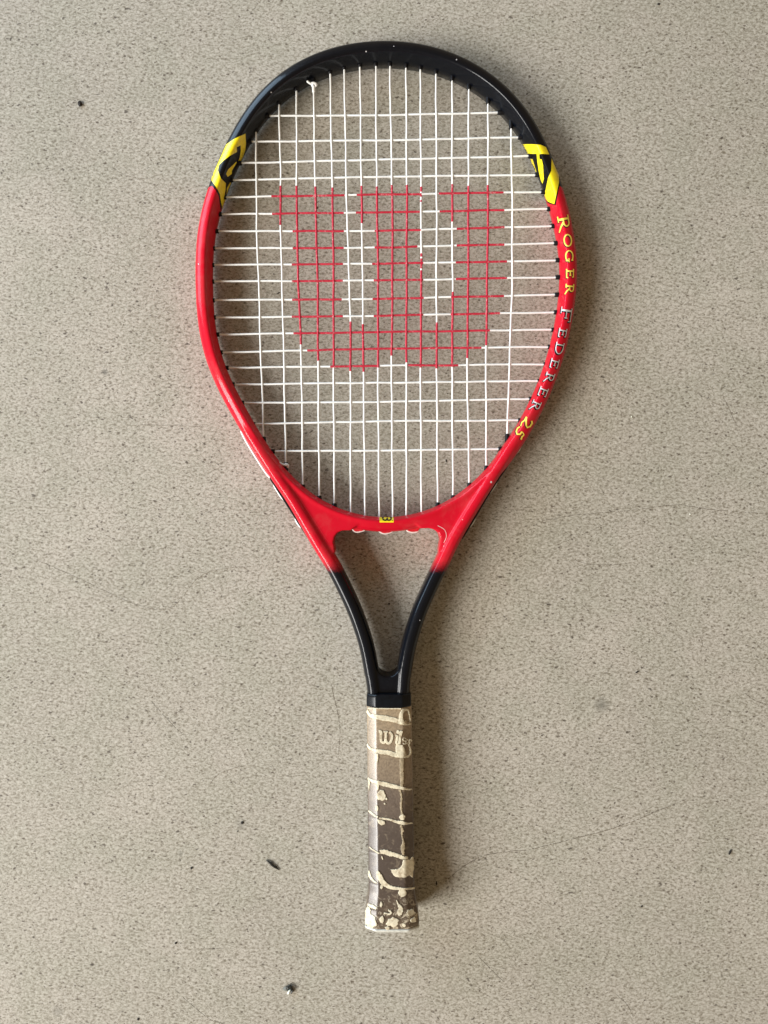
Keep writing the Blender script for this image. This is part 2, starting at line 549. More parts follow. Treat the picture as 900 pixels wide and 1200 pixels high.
# ------------------------------------------------------------------ printed marks wrapped on a surface
def decal_mesh(name, layers, bvh, step=1.1):
    """layers: (list of polygons in picture pixels, lift, material index, thickness). Every vertex is laid on the surface."""
    V, F, M = [], [], []
    org = Vector((0, 0, H))
    for polys, lift, mi, thick in layers:
        for poly in polys:
            c = [Vector((x, y)) for x, y in poly]
            b = resample(c + [c[0]], step)[:-1]
            b = [Vector((q.x, q.y)) for q in b]
            n = len(b)
            vs = list(b)
            xs = [q.x for q in b]; ys = [q.y for q in b]
            y = min(ys) + step
            while y < max(ys):
                x = min(xs) + step
                while x < max(xs):
                    vs.append(Vector((x, y))); x += step
                y += step
            res = delaunay_2d_cdt(vs, [(i, (i + 1) % n) for i in range(n)], [], 1, 1e-5)
            ov, ot = res[0], res[2]
            keep = {}
            pos = []
            for i, q in enumerate(ov):
                d = Vector(((q.x - 450) / FP, (600 - q.y) / FP, -1)).normalized()
                hit, nor, _, _ = bvh.ray_cast(org, d)
                if hit is None or hit.z < .001: pos.append(None); continue
                if nor.dot(d) > 0: nor = -nor
                pos.append((hit, nor))
            idx = {}
            cnt = {}
            for t in ot:
                if any(pos[i] is None for i in t): continue
                zs = [pos[i][0].z for i in t]
                if max(zs) - min(zs) > .006: continue
                for i in t:
                    if i not in idx:
                        idx[i] = len(V); V.append(pos[i][0] + pos[i][1] * lift)
                # triangles are ccw in picture space with y down -> flip to face up
                F.append((idx[t[0]], idx[t[2]], idx[t[1]])); M.append(mi)
                if thick:
                    for a, bb in ((t[0], t[1]), (t[1], t[2]), (t[2], t[0])):
                        key = (min(a, bb), max(a, bb))
                        cnt[key] = None if key in cnt else (a, bb)
            if thick:
                low = {}
                for key, e in cnt.items():
                    if e is None: continue
                    a, bb = e
                    for i in (a, bb):
                        if i not in low:
                            low[i] = len(V); V.append(pos[i][0] - pos[i][1] * .0001)
                    F.append((idx[a], idx[bb], low[bb], low[a])); M.append(mi)
    return mesh_from(name, V, F, mi=M)

def stroke(pts, w0, w1=None, cap=True):
    """polygon of a stroke along pts (pixel space), width w0 -> w1"""
    w1 = w0 if w1 is None else w1
    pts = [Vector(p) for p in pts]
    L, R = [], []
    n = len(pts)
    for i, p in enumerate(pts):
        t = pts[min(i + 1, n - 1)] - pts[max(i - 1, 0)]
        if t.length < 1e-6: t = Vector((1, 0))
        t.normalize(); s = Vector((-t.y, t.x))
        w = (w0 + (w1 - w0) * i / max(1, n - 1)) / 2
        L.append(p + s * w); R.append(p - s * w)
    return [tuple(q) for q in L + R[::-1]]

def arc(cx, cy, rx, ry, a0, a1, n=12):
    return [(cx + rx * math.cos(math.radians(a0 + (a1 - a0) * i / n)), cy + ry * math.sin(math.radians(a0 + (a1 - a0) * i / n))) for i in range(n + 1)]

# letters in a unit box, x to the right 0..w, y up 0..1; strokes as (points, width, [end width])
TH, TN, SF = .17, .08, .07
def glyph(c):
    serif = lambda x, y, w=.34: ([(x - w / 2, y), (x + w / 2, y)], SF)
    if c == 'R': return [([(.22, 0), (.22, 1)], TH), serif(.2, .03), ([(.02, .97), (.3, .97)], SF),
                         (([(.22, .96), (.40, .96)] + arc(.42, .72, .22, .24, 90, -90) + [(.24, .48)]), .11), ([(.40, .48), (.62, .18), (.92, -.08)], .17, .06)]
    if c == 'O': return [(arc(.5, .5, .42, .45, 35, 215, 16), .15), (arc(.5, .5, .42, .45, 215, 395, 16), .12)]
    if c == 'G': return [(arc(.5, .5, .42, .45, 45, 315, 22), .14), ([(.82, .05), (.82, .44)], .15), serif(.80, .44, .3), ([(.80, .98), (.82, .74)], .07)]
    if c == 'E': return [([(.22, 0), (.22, 1)], TH), ([(.04, .04), (.72, .04)], .09), ([(.04, .96), (.68, .96)], .09), ([(.22, .52), (.56, .52)], .09),
                         ([(.72, .0), (.76, .24)], .08), ([(.68, 1.0), (.70, .78)], .08), ([(.56, .64), (.56, .40)], .07)]
    if c == 'F': return [([(.22, 0), (.22, 1)], .22), serif(.22, .03, .5), ([(.0, .96), (1.0, .96)], .08), ([(.22, .52), (.78, .52)], .08),
                         ([(1.0, 1.0), (1.02, .76)], .08), ([(.78, .66), (.78, .38)], .08)]
    if c == 'D': return [([(.20, 0), (.20, 1)], TH), ([(.02, .04), (.42, .04)], .08), ([(.02, .96), (.42, .96)], .08), (arc(.40, .5, .48, .46, 90, -90, 16), .14)]
    if c == '2': return [([(.08, .78), (.22, .98), (.52, 1.0), (.70, .82), (.62, .58), (.36, .30), (.08, .06)], .17, .14), ([(.06, .08), (.40, .12), (.62, .02), (.92, .16)], .16, .10)]
    if c == '5': return [([(.86, 1.05), (.60, .92), (.32, .94)], .17, .12), ([(.32, .94), (.24, .56)], .09), ([(.24, .56), (.56, .56), (.72, .34), (.58, .08), (.28, -.06), (.02, .02)], .17, .12)]
    return []

outer_R = [(637, 166), (653, 201), (663, 227), (669, 259), (673, 283), (674.5, 318), (673, 350), (667, 390), (658, 430), (645, 467), (627, 504), (603.5, 535), (580, 568)]
def tangent_at(y):
    c = catmull([Vector((a, b)) for a, b in outer_R], 10)
    best = min(range(1, len(c) - 1), key=lambda i: abs(c[i].y - y))
    t = c[best + 1] - c[best - 1]; t.normalize(); return t

def letter(ch, cx, cy, hgt, wid, mat, tilt=0, shade=(.9, -.7)):
    t = tangent_at(cy)
    if tilt:
        a = math.radians(tilt); t = Vector((t.x * math.cos(a) - t.y * math.sin(a), t.x * math.sin(a) + t.y * math.cos(a)))
    up = Vector((t.y, -t.x))           # letter's up points outward (to the right)
    g = glyph(ch)
    xm = max(p[0] for s in g for p in s[0]); x0 = min(p[0] for s in g for p in s[0])
    polys, sh = [], []
    for s in g:
        pts = []
        for (x, y) in s[0]:
            q = Vector((cx, cy)) + t * (((x - x0) / (xm - x0) - .5) * wid) + up * ((y - .5) * hgt)
            pts.append(q)
        w0 = s[1] * hgt; w1 = (s[2] if len(s) > 2 else s[1]) * hgt
        k = 1.15 if mat is M_LETY else .8
        w0 = max(w0 * k, 1.4 if mat is M_LETY else 1.0); w1 = max(w1 * k, 1.15 if mat is M_LETY else .85)
        polys.append(stroke(pts, w0, w1))
        off = t * shade[0] + up * shade[1]
        e = .5 if mat is M_LETY else 1.1
        sh.append(stroke([p + off for p in pts], w0 + e, w1 + e))
    # every stroke at its own tiny height so that no two lie in one plane
    layers = [([p], .00006 + .000006 * i, 1, 0) for i, p in enumerate(sh)]
    layers += [([p], .00014 + .000008 * i, 0, 0) for i, p in enumerate(polys)]
    me = decal_mesh('letter', layers, frame_bvh, 1.0)
    link('letter', me, None, frame, mats=[mat, M_LETS if mat is M_LETY else M_DBLACK])

for a in [('R', 661.0, 262.0, 12.5, 19), ('O', 665.4, 281.8, 9.2, 13.5), ('G', 667.2, 300.6, 9.0, 13.5), ('E', 668.0, 320.4, 8.4, 10.5), ('R', 667.6, 339.0, 9.0, 12.5)]:
    letter(*a, M_LETY)
for a in [('F', 663.4, 368.3, 12.5, 16.5), ('E', 659.4, 390.0, 8.8, 10.5), ('D', 655.6, 408.0, 9.0, 13.5), ('E', 649.9, 426.0, 9.0, 11), ('R', 644.0, 442.8, 9.6, 12.5), ('E', 636.6, 459.3, 9.4, 11), ('R', 627.8, 475.8, 9.6, 13)]:
    letter(*a, M_LETW)
for a in [('2', 617.0, 496.4, 10.5, 13, M_LETY, 8), ('5', 609.6, 507.4, 10.5, 10.5, M_LETY, 8)]:
    letter(*a)

def z2p(pts, s, ox, oy): return [(ox + x / s, oy + y / s) for x, y in pts]
# left emblem (traced at 10.914 x)
s1 = 10.914
yl = z2p([(572,125),(580,250),(572,330),(548,410),(515,480),(470,480),(400,600),(395,740),(345,860),(320,960),(282,1115),(262,1010),(245,900),(215,835),(140,725),(150,665),(230,490),(330,265),(430,195)], s1, 235, 145)
bo = z2p([(585,100),(600,260),(590,340),(566,430),(530,500),(480,620),(410,760),(350,900),(325,1000),(285,1150),(255,1090),(232,920),(190,850),(120,755),(120,700),(210,480),(310,250),(430,170)], s1, 235, 145)
wl = z2p([(510,275),(512,345),(500,430),(470,500),(455,485),(350,585),(325,640),(345,680),(400,640),(460,545),(490,480),(500,520),(440,620),(405,690),(370,760),(335,820),(330,900),(345,950),(300,945),(318,850),(322,760),(260,700),(225,600),(240,530),(300,470),(370,415),(465,360),(462,300)], s1, 235, 145)
# right emblem (traced at 12.857 x)
s2 = 12.857
yrA = z2p([(135,180),(300,178),(430,190),(510,225),(560,335),(440,325),(415,330),(370,325),(240,322),(205,300)], s2, 600, 155)
yrB = z2p([(372,325),(412,328),(415,400),(450,410),(470,500),(475,600),(482,700),(462,775),(435,720),(405,590),(385,450)], s2, 600, 155)
yrC = z2p([(595,395),(640,500),(705,650),(705,760),(640,1080),(590,1065),(540,1040),(500,985),(488,930),(510,860),(545,690),(590,580)], s2, 600, 155)
yrD = z2p([(280,398),(312,405),(372,595),(350,598),(310,500)], s2, 600, 155)
br = z2p([(115,165),(300,168),(440,178),(520,215),(580,330),(650,480),(720,650),(735,740),(700,870),(660,1095),(590,1085),(520,1055),(470,960),(420,860),(370,640),(280,430),(200,310)], s2, 600, 155)
me = decal_mesh('emblem', [([bo], .00005, 1, 0), ([yl], .00011, 0, 0), ([wl], .00017, 1, 0)], frame_bvh)
o = link('emblem', me, None, frame, mats=[M_YELLOW, M_DBLACK]); o['label'] = 'yellow panel with black letter on the left side of the head'
me = decal_mesh('emblem', [([br], .00005, 1, 0), ([yrA], .00011, 0, 0), ([yrB], .00013, 0, 0), ([yrC], .00012, 0, 0), ([yrD], .00014, 0, 0)], frame_bvh)
o = link('emblem', me, None, frame, mats=[M_YELLOW, M_DBLACK]); o['label'] = 'yellow and black panel on the right side of the head'
# small badge on the bridge
bd = z2p([(400,140),(550,140),(552,200),(405,200)], 9, 400, 590)
wpath = catmull([Vector(p) for p in z2p([(438,150),(440,168),(452,176),(474,176),(484,160),(488,176),(512,176),(524,166),(524,150)], 9, 400, 590)], 5)
tick = [stroke(z2p([(484,150),(484,174)], 9, 400, 590), 1.3), stroke(z2p([(428,148),(448,148)], 9, 400, 590), 1.1), stroke(z2p([(512,148),(532,148)], 9, 400, 590), 1.1)]
me = decal_mesh('badge', [([bd], .00006, 0, 0), ([stroke([tuple(q) for q in wpath], 1.7)], .00012, 1, 0), ([tick[0]], .00014, 1, 0), ([tick[1]], .00015, 1, 0), ([tick[2]], .00016, 1, 0),
      ([arc(459.6, 610.3, .5, .5, 0, 330, 8)], .00013, 1, 0)], frame_bvh, .7)
o = link('badge', me, None, frame, mats=[M_YELLOW, M_DBLACK]); o['label'] = 'small yellow badge on the bridge'
# chips in the paint
chips = [(429, 60.3, .8), (317.8, 108.3, .8), (461.5, 54.3, .6), (535, 70, .8), (575.6, 565, 1.3), (542, 609, .5), (232.6, 309.5, .7), (492, 727, .6), (268, 470, .5), (300, 530, .4), (520, 640, .5)]
layers = []
for i, (x, y, r) in enumerate(chips):
    layers.append(([[(x + r * random.uniform(.7, 1.2) * math.cos(a), y + r * random.uniform(.7, 1.2) * math.sin(a)) for a in [k * math.tau / 7 for k in range(7)]]], .00008, 0, 0))
for ly in layers:
    link('paint_chip', decal_mesh('paint_chip', [ly], frame_bvh, .5), M_LETW, frame)
# joint line where the bridge moulding meets the arms
for pts in ([(343, 572), (360, 598), (372, 616), (381, 630), (386, 636)], [(513, 616), (521, 621), (523, 629), (520, 636)]):
    me = decal_mesh('mould_line', [([stroke([tuple(q) for q in catmull([Vector(p) for p in pts], 5)], .45)], .00005, 0, 0)], frame_bvh, .6)
    link('mould_line', me, M_REDP if pts[0][0] < 400 else M_PINK, frame)

# ------------------------------------------------------------------ strings
mains = [
 [(300,155),(301,270),(304,350),(306,430),(308,470),(309,512)],
 [(327,123),(329,200),(329,270),(332,380),(333,430),(335,542)],
 [(347.5,107),(348,265),(350,340),(353,409),(354,467),(355,568)],
 [(367.5,102),(370,243),(372.3,330),(373,430),(374.3,581)],
 [(387,87),(390,243),(391,330),(391,430),(392,590)],
 [(403.5,82),(407,265),(409,310),(411,390),(411,470),(411,599)],
 [(422,79),(424,243),(425,310),(426,430),(428,602)],
 [(440.5,78),(442,243),(443.3,330),(443,430),(444.6,604)],
 [(457,78),(460,243),(460,330),(459,430),(460.3,605)],
 [(476,80),(477,243),(476.5,330),(476.3,430),(476.5,602)],
 [(492.7,82),(493.7,243),(493.7,350),(493,430),(494,599)],
 [(511,87),(512,243),(511.6,350),(512,430),(513,588)],
 [(530,95),(530,243),(530.7,340),(530,430),(531,579.5)],
 [(549.5,105),(549,243),(548.7,340),(547.5,430),(550,565)],
 [(572,122),(572,243),(571,320),(569.6,430),(570,544)],
 [(599,151),(600.5,243),(600.3,336),(597,430),(594.6,507)],
]
crosses = [((316,136),(450,135),(583,132)), ((295,166),(450,164.5),(607,161)), ((283,191),(450,187),(619,183)), ((273,211),(450,207),(627,205)),
 ((265,231),(450,228),(634,225)), ((260,251),(450,249),(641,245)), ((256,271),(450,270.5),(646,265)), ((252,291),(450,290),(649,285)),
 ((251,310.5),(450,309),(651,305)), ((251,330),(450,328.5),(651,325)), ((251.5,352),(450,350),(650,345.5)), ((253,372),(450,370),(649,366)),
 ((257,392),(450,389),(646,386.5)), ((261,413),(450,408.5),(642,406.5)), ((268,431),(450,428.5),(637,427)), ((275,450.5),(450,448.5),(630,446.5)),
 ((286,472),(450,471),(620,467.5)), ((299,497),(450,493.5),(607,492.6)), ((322,529),(450,528),(584,526))]
cross_jit = [[random.uniform(-.35, .35) for _ in range(18)] for _ in crosses]

# the stencilled mark on the string bed (picture pixels)
mark = [(317,218),(402,218),(402,330),(402.5,374),(408,378),(432,378),(437.5,372),(437.5,268),(431,262),(417,262),(417,218),
        (494.8,218),(494.8,232),(491.5,240),(491.5,297),(495.5,303),(495.5,374),(500,381),(516,380),(527,371),(528,345),(534,338),(535,262),(515,256),(515,218),(590,218),(593,300),(591,345),(586,366),(574,390),(571,402),
        (552,420),(536,431),(505,435),(482,432),(474,425),(466,418),(452,418),(446,428),(434,434),(408,437),(392,431),(378,424),(360,411),(346,398),(343,372),(341,264),(317,262)]
def in_poly(x, y, poly):
    c = False; j = len(poly) - 1
    for i in range(len(poly)):
        xi, yi = poly[i]; xj, yj = poly[j]
        if (yi > y) != (yj > y) and x < (xj - xi) * (y - yi) / (yj - yi) + xi: c = not c
        j = i
    return c
def inked(p):
    x = 450 + p.x * FP / (H - p.z); y = 600 - p.y * FP / (H - p.z)
    jx = 2.4 * math.sin(y * .9) + 1.6 * math.sin(x * 1.7 + y * 2.3)
    jy = 1.8 * math.sin(x * .7 + 2)
    return 1 if in_poly(x + jx * .5, y + jy, mark) else 0

def interp(pts, v, axis):
    for a, b in zip(pts[:-1], pts[1:]):
        if (a[axis] <= v <= b[axis]): 
            t = (v - a[axis]) / (b[axis] - a[axis]); return a[1 - axis] + (b[1 - axis] - a[1 - axis]) * t
    a, b = (pts[0], pts[1]) if v < pts[0][axis] else (pts[-2], pts[-1])
    t = (v - a[axis]) / (b[axis] - a[axis]); return a[1 - axis] + (b[1 - axis] - a[1 - axis]) * t

AMP = .00028; SR = .00070
def weave(knots, v):
    """knots: sorted (position, sign)"""
    if v <= knots[0][0]:
        t = min(1, (knots[0][0] - v) / 12); return knots[0][1] * (1 - t)
    if v >= knots[-1][0]:
        t = min(1, (v - knots[-1][0]) / 12); return knots[-1][1] * (1 - t)
    for (a, sa), (b, sb) in zip(knots[:-1], knots[1:]):
        if a <= v <= b:
            t = (v - a) / (b - a); t = .5 - .5 * math.cos(math.pi * t); return sa + (sb - sa) * t
    return 0

def make_string(name, pts3):
    V, F, M = tube(pts3, SR, 8, radii=[SR * (1.14 if inked(p) else 1.0) for p in pts3], mi_fn=inked)
    return link(name, mesh_from(name, V, F, mi=M), None, racket, mats=[M_WHITE, M_RED_INK])

grom_tips = []
for i, mpts in enumerate(mains):
    y0, y1 = mpts[0][1], mpts[-1][1]
    kn = []
    for j, c in enumerate(crosses):
        cy = interp(c, mpts[0][0], 0)
        if y0 < cy < y1: kn.append((cy, 1 if (i + j) % 2 else -1))
    pts = []
    y = y0 - 7
    while y <= y1 + 7:
        x = interp(mpts, y, 1) + .20 * math.sin(y * .06 + i * 2.1) + .10 * math.sin(y * .16 + i)
        pts.append(P(x, y, zc(y) + AMP * weave(kn, y)))
        y += 2.0
    make_string('main_string', pts)
    grom_tips.append((P(mpts[0][0], y0, zc(y0)), P(mpts[1][0], mpts[1][1], zc(mpts[1][1])), True))
    ys = y1 + (1.8 if i >= 14 else 1.0 if i >= 11 else 0)
    grom_tips.append((P(mpts[-1][0], ys, zc(y1)), P(mpts[-2][0], mpts[-2][1], zc(mpts[-2][1])), not (5 <= i <= 10)))
for j, c in enumerate(crosses):
    kn = []
    for i, mpts in enumerate(mains):
        cy = interp(c, mpts[0][0], 0)
        x = interp(mpts, cy, 1)
        if mpts[0][1] < cy < mpts[-1][1]: kn.append((x, -1 if (i + j) % 2 else 1))
    kn.sort()
    pts = []
    x = c[0][0] - 7
    while x <= c[2][0] + 7:
        y = interp(c, x, 0)
        k = int((x - 240) / 25) % 17; t = ((x - 240) / 25) % 1
        jj = cross_jit[j]; y += (jj[k] * (1 - t) + jj[k + 1] * t)
        pts.append(P(x, y, zc(y) + AMP * weave(kn, x)))
        x += 2.0
    make_string('cross_string', pts)
    a, m, b = c
    grom_tips.append((P(*a, zc(a[1])), P(*m, zc(m[1])), True))
    grom_tips.append((P(*b, zc(b[1])), P(*m, zc(m[1])), True))

# grommets: a short black tube with a flange at each hole
def grommet_mesh():
    prof = [(.0, .00095), (.0, .0014), (.0003, .0016), (.0030, .0017), (.0062, .0017)]   # (distance from tip, radius)
    V, F = [], []
    S = 12
    for d, r in prof:
        for k in range(S):
            a = math.tau * k / S; V.append((r * math.cos(a), r * math.sin(a), d))
    for i in range(len(prof) - 1):
        for k in range(S):
            F.append((i * S + k, i * S + (k + 1) % S, (i + 1) * S + (k + 1) % S, (i + 1) * S + k))
    return mesh_from('grommet', V, F)
gme = grommet_mesh(); gme.materials.append(M_BLACK)
for tip, toward, on in grom_tips:
    if not on: continue
    d = (tip - toward).normalized()
    o = bpy.data.objects.new('grommet', gme)
    o.rotation_mode = 'QUATERNION'
    o.rotation_quaternion = Vector((0, 0, 1)).rotation_difference(d)
    o.location = tip - d * .0001
    o.parent = racket
    COL.objects.link(o)

# tied off string ends
def px_tube(pts, r, dz=0, n=6, zfn=None):
    q = catmull([P(x, y, zc(y) + dz + (z if z else 0)) for x, y, z in pts], n)
    return tube(q, r, 8)
parts = [px_tube([(359.8, 95, .0022), (363, 97.5, .0018), (367.5, 99.5, .001)], .0008), px_tube([(364.6, 98.6, .001), (366.5, 97.6, .0015), (369.8, 98.2, .0013), (370, 100.2, .0005), (367.5, 101.4, 0), (366, 99.8, .0008), (367.5, 98.8, .0016)], .00105),
         px_tube([(367.5, 101, .0003), (367.8, 108, 0)], .0012)]
V, F, M = join(parts)
link('string_knot', mesh_from('string_knot', V, F), M_WHITE, racket)
parts = [px_tube([(327.5, 542, .002), (332, 544.5, .0018), (337, 545.5, .0014)], .00075), px_tube([(334, 543.6, .001), (337, 545, .0014), (337, 547.2, .0006), (335, 547.5, 0), (334.5, 545.5, .001)], .00095)]
V, F, M = join(parts)
link('string_knot', mesh_from('string_knot', V, F), M_WHITE, racket)

# outside of the hoop: guard strips and the string runs that show past them
def guard(px, w, hh, name='bumper_guard', mat=M_BLACK):
    pts = resample(catmull([P(x, y, zc(y)) for x, y in px], 6), .002)
    n = len(pts)
    def sec(f, p):
        k = min(1, f * 12, (1 - f) * 12) * .8 + .2
        return [(-.004, -hh), (w * k - .0004, -hh), (w * k, -hh * .7), (w * k, hh * .7), (w * k - .0004, hh), (-.004, hh)]
    V, F = section_sweep(pts, sec)
    return link(name, mesh_from(name, V, F, smooth=False), mat, racket)
guard([(316.5, 560), (322.5, 569), (341, 598), (355, 620), (365, 636)], .0006, .0036)
guard([(598, 541), (586, 558), (573, 578), (560, 600), (548, 620), (541, 632)][::-1], .0006, .0036)
runs = [[(282.5, 505), (287.3, 515), (299.2, 535), (311.6, 554), (319, 562)], [(320.3, 565), (322.4, 571), (329, 581.5), (334, 587)], [(346, 605), (347.2, 610.5), (350.6, 615.8), (354.5, 619)],
        [(611, 521), (608.2, 527), (603, 533), (598.5, 537)], [(582.5, 561), (580.8, 567.5), (575, 576), (570, 581)], [(556.5, 605), (555.3, 610.5), (551.4, 616), (548, 619)]]
for r in runs:
    q = catmull([P(x, y, zc(y)) for x, y in r], 6)
    V, F, M = tube(q, .00075, 8)
    link('string_run', mesh_from('string_run', V, F), M_WHITE, racket)
for (x0, y0, x1, y1) in ((411, 618, 428, 620), (443.5, 621.5, 460, 622), (476, 620.5, 493, 617)):
    ym = max(y0, y1) + 3.4
    q = catmull([P(x0, y0 - 2, zc(620)), P(x0 + 1.5, y0 + 1.5, zc(620)), P(x0 + 5, ym - .6, zc(620)), P((x0 + x1) / 2, ym, zc(620)), P(x1 - 4, ym - 1, zc(620)), P(x1 - .6, y1 + 1, zc(620)), P(x1, y1 - 2, zc(620))], 6)
    V, F, M = tube(q, .00062, 8)
    run = link('string_run', mesh_from('string_run', V, F), M_PINK, racket)
    V, F = prism([(x0 + .5, y0 - 4), (x1 - .5, y1 - 4), (x1 - .5, y1 + .6), (x1 - 4, ym - 1.2), (x0 + 5, ym - 1.0), (x0 + 1, y0 + .8)][::-1], .0024)
    link('bridge_guard', mesh_from('bridge_guard', V, F, smooth=False), M_REDP, racket)

# ------------------------------------------------------------------ handle
def octagon(cx_px, py, wpx, hgt, flat, z0=None, r=.12):
    """rounded octagonal ring of the handle; width in pixels at mid height, height in metres, flat = top facet / width"""
    z = zc(py) if z0 is None else z0
    k = (H - z) / FP
    w = wpx * k / 2; h = hgt / 2
    fx = w * flat; fz = h - .0046
    c = P(cx_px, py, z); c.y = P(cx_px, py, z + h).y
    corners = [(w, -fz), (w, fz), (fx, h), (-fx, h), (-w, fz), (-w, -fz), (-fx, -h), (fx, -h)]
    pts = []
    n = len(corners)
    for i in range(n):
        p = Vector(corners[i]); a = Vector(corners[i - 1]); b = Vector(corners[(i + 1) % n])
        da = (a - p); db = (b - p)
        e = .0011
        A = p + da.normalized() * min(e, da.length * .4); B = p + db.normalized() * min(e, db.length * .4)
        for t in (0, .25, .5, .75, 1):
            pts.append(A.lerp(p, t).lerp(p.lerp(B, t), t))
    return [Vector((c.x + q.x, c.y, z + q.y)) for q in pts]

def loft(rings, cap0=True, cap1=True):
    V, F = [], []
    n = len(rings[0])
    for r in rings: V += r
    for i in range(len(rings) - 1):
        for k in range(n):
            F.append((i * n + k, i * n + (k + 1) % n, (i + 1) * n + (k + 1) % n, (i + 1) * n + k))
    if cap0: F.append(tuple(range(n - 1, -1, -1)))
    if cap1: F.append(tuple((len(rings) - 1) * n + k for k in range(n)))
    return V, F

# collar
rings = []
for py, w, h in ((813.6, 47, .0258), (814.4, 49.6, .0276), (816, 50.8, .0282), (818, 51.2, .0284), (822, 51.4, .0285), (827.6, 51.6, .0286), (829.4, 51.4, .0285), (830, 49, .027)):
    rings.append(octagon(455.6, py, w, h, .60))
V, F = loft(rings)
o = link('collar', mesh_from('collar', V, F), M_COLLAR, racket)
# grip: slightly uneven, every turn of the wrap swells towards its lower edge
seams = [841, 881, 919, 960, 1001, 1038, 1066]
rings = []
py = 828.6
while py <= 1082.01:
    t = (py - 829) / (1082 - 829)
    w = 51.6 + 1.6 * t + .25 * math.sin(py * .21)
    h = .0276 + .0012 * t
    cxp = 456 + 3.2 * t
    if py > 1046:
        f = (py - 1046) / 36; f = f * f * (3 - 2 * f)
        w += 8.6 * f; h += .0052 * f
    for s in seams:
        d = py - s
        if -1.6 < d < 1.6: w -= .55 * (1 - abs(d) / 1.6); h -= .00035 * (1 - abs(d) / 1.6)
    rings.append(octagon(cxp, py, w, h, .585))
    py += 1.2
for dy, dw, dh in ((2.5, .2, 0), (5.5, -.6, -.0006), (8.0, -2.8, -.002)):
    rings.append(octagon(459.4, 1082 + dy, 62.0 + dw, .0341 + dh, .60))
V, F = loft(rings)
gme2 = mesh_from('grip', V, F)
grip = link('grip', gme2, grip_material(), racket)
grip_bvh = BVHTree.FromPolygons([v.co for v in gme2.vertices], [tuple(p.vertices) for p in gme2.polygons])
rings = [octagon(459.4, 1089.2, 61.4, .0330, .60), octagon(459.4, 1090.6, 62.4, .0338, .60), octagon(459.4, 1092.0, 61.4, .0330, .60), octagon(459.4, 1092.8, 57, .030, .60)]
V, F = loft(rings)
link('butt_cap', mesh_from('butt_cap', V, F), M_CAP, racket)

# remains of the cream outer layer
def rough(poly, amp=.45, step=1.6):
    q = resample([Vector(p) for p in poly] + [Vector(poly[0])], step)[:-1]
    return [(p.x + random.uniform(-amp, amp), p.y + random.uniform(-amp, amp)) for p in q]
def band(pts, w, amp=.4):
    """uneven band along pts with widths w"""
    c = catmull([Vector(p) for p in pts], 5)
    n = len(c); L, R = [], []
    for i, p in enumerate(c):
        t = (c[min(i + 1, n - 1)] - c[max(i - 1, 0)]).normalized(); s = Vector((-t.y, t.x))
        f = i / (n - 1) * (len(w) - 1); k = min(int(f), len(w) - 2); ww = w[k] + (w[k + 1] - w[k]) * (f - k)
        L.append(p + s * (ww / 2 + random.uniform(-amp, amp) * .5)); R.append(p - s * (ww / 2 + random.uniform(-amp, amp) * .5))
    return rough([(q.x, q.y) for q in L + R[::-1]], amp * .55, 1.0)
def blob(x, y, rx, ry, n=14, amp=.22):
    return [(x + rx * math.cos(a) * random.uniform(1 - amp, 1 + amp), y + ry * math.sin(a) * random.uniform(1 - amp, 1 + amp)) for a in [k * math.tau / n for k in range(n)]]
B9 = lambda pts: z2p(pts, 6.43, 390, 900)
C9 = lambda pts: z2p(pts, 6.43, 390, 1000)
M_TAN = simple('tan_worn_edge', (.34, .27, .17), .5, .4, nscale=500, var=.3, bmp=.4)
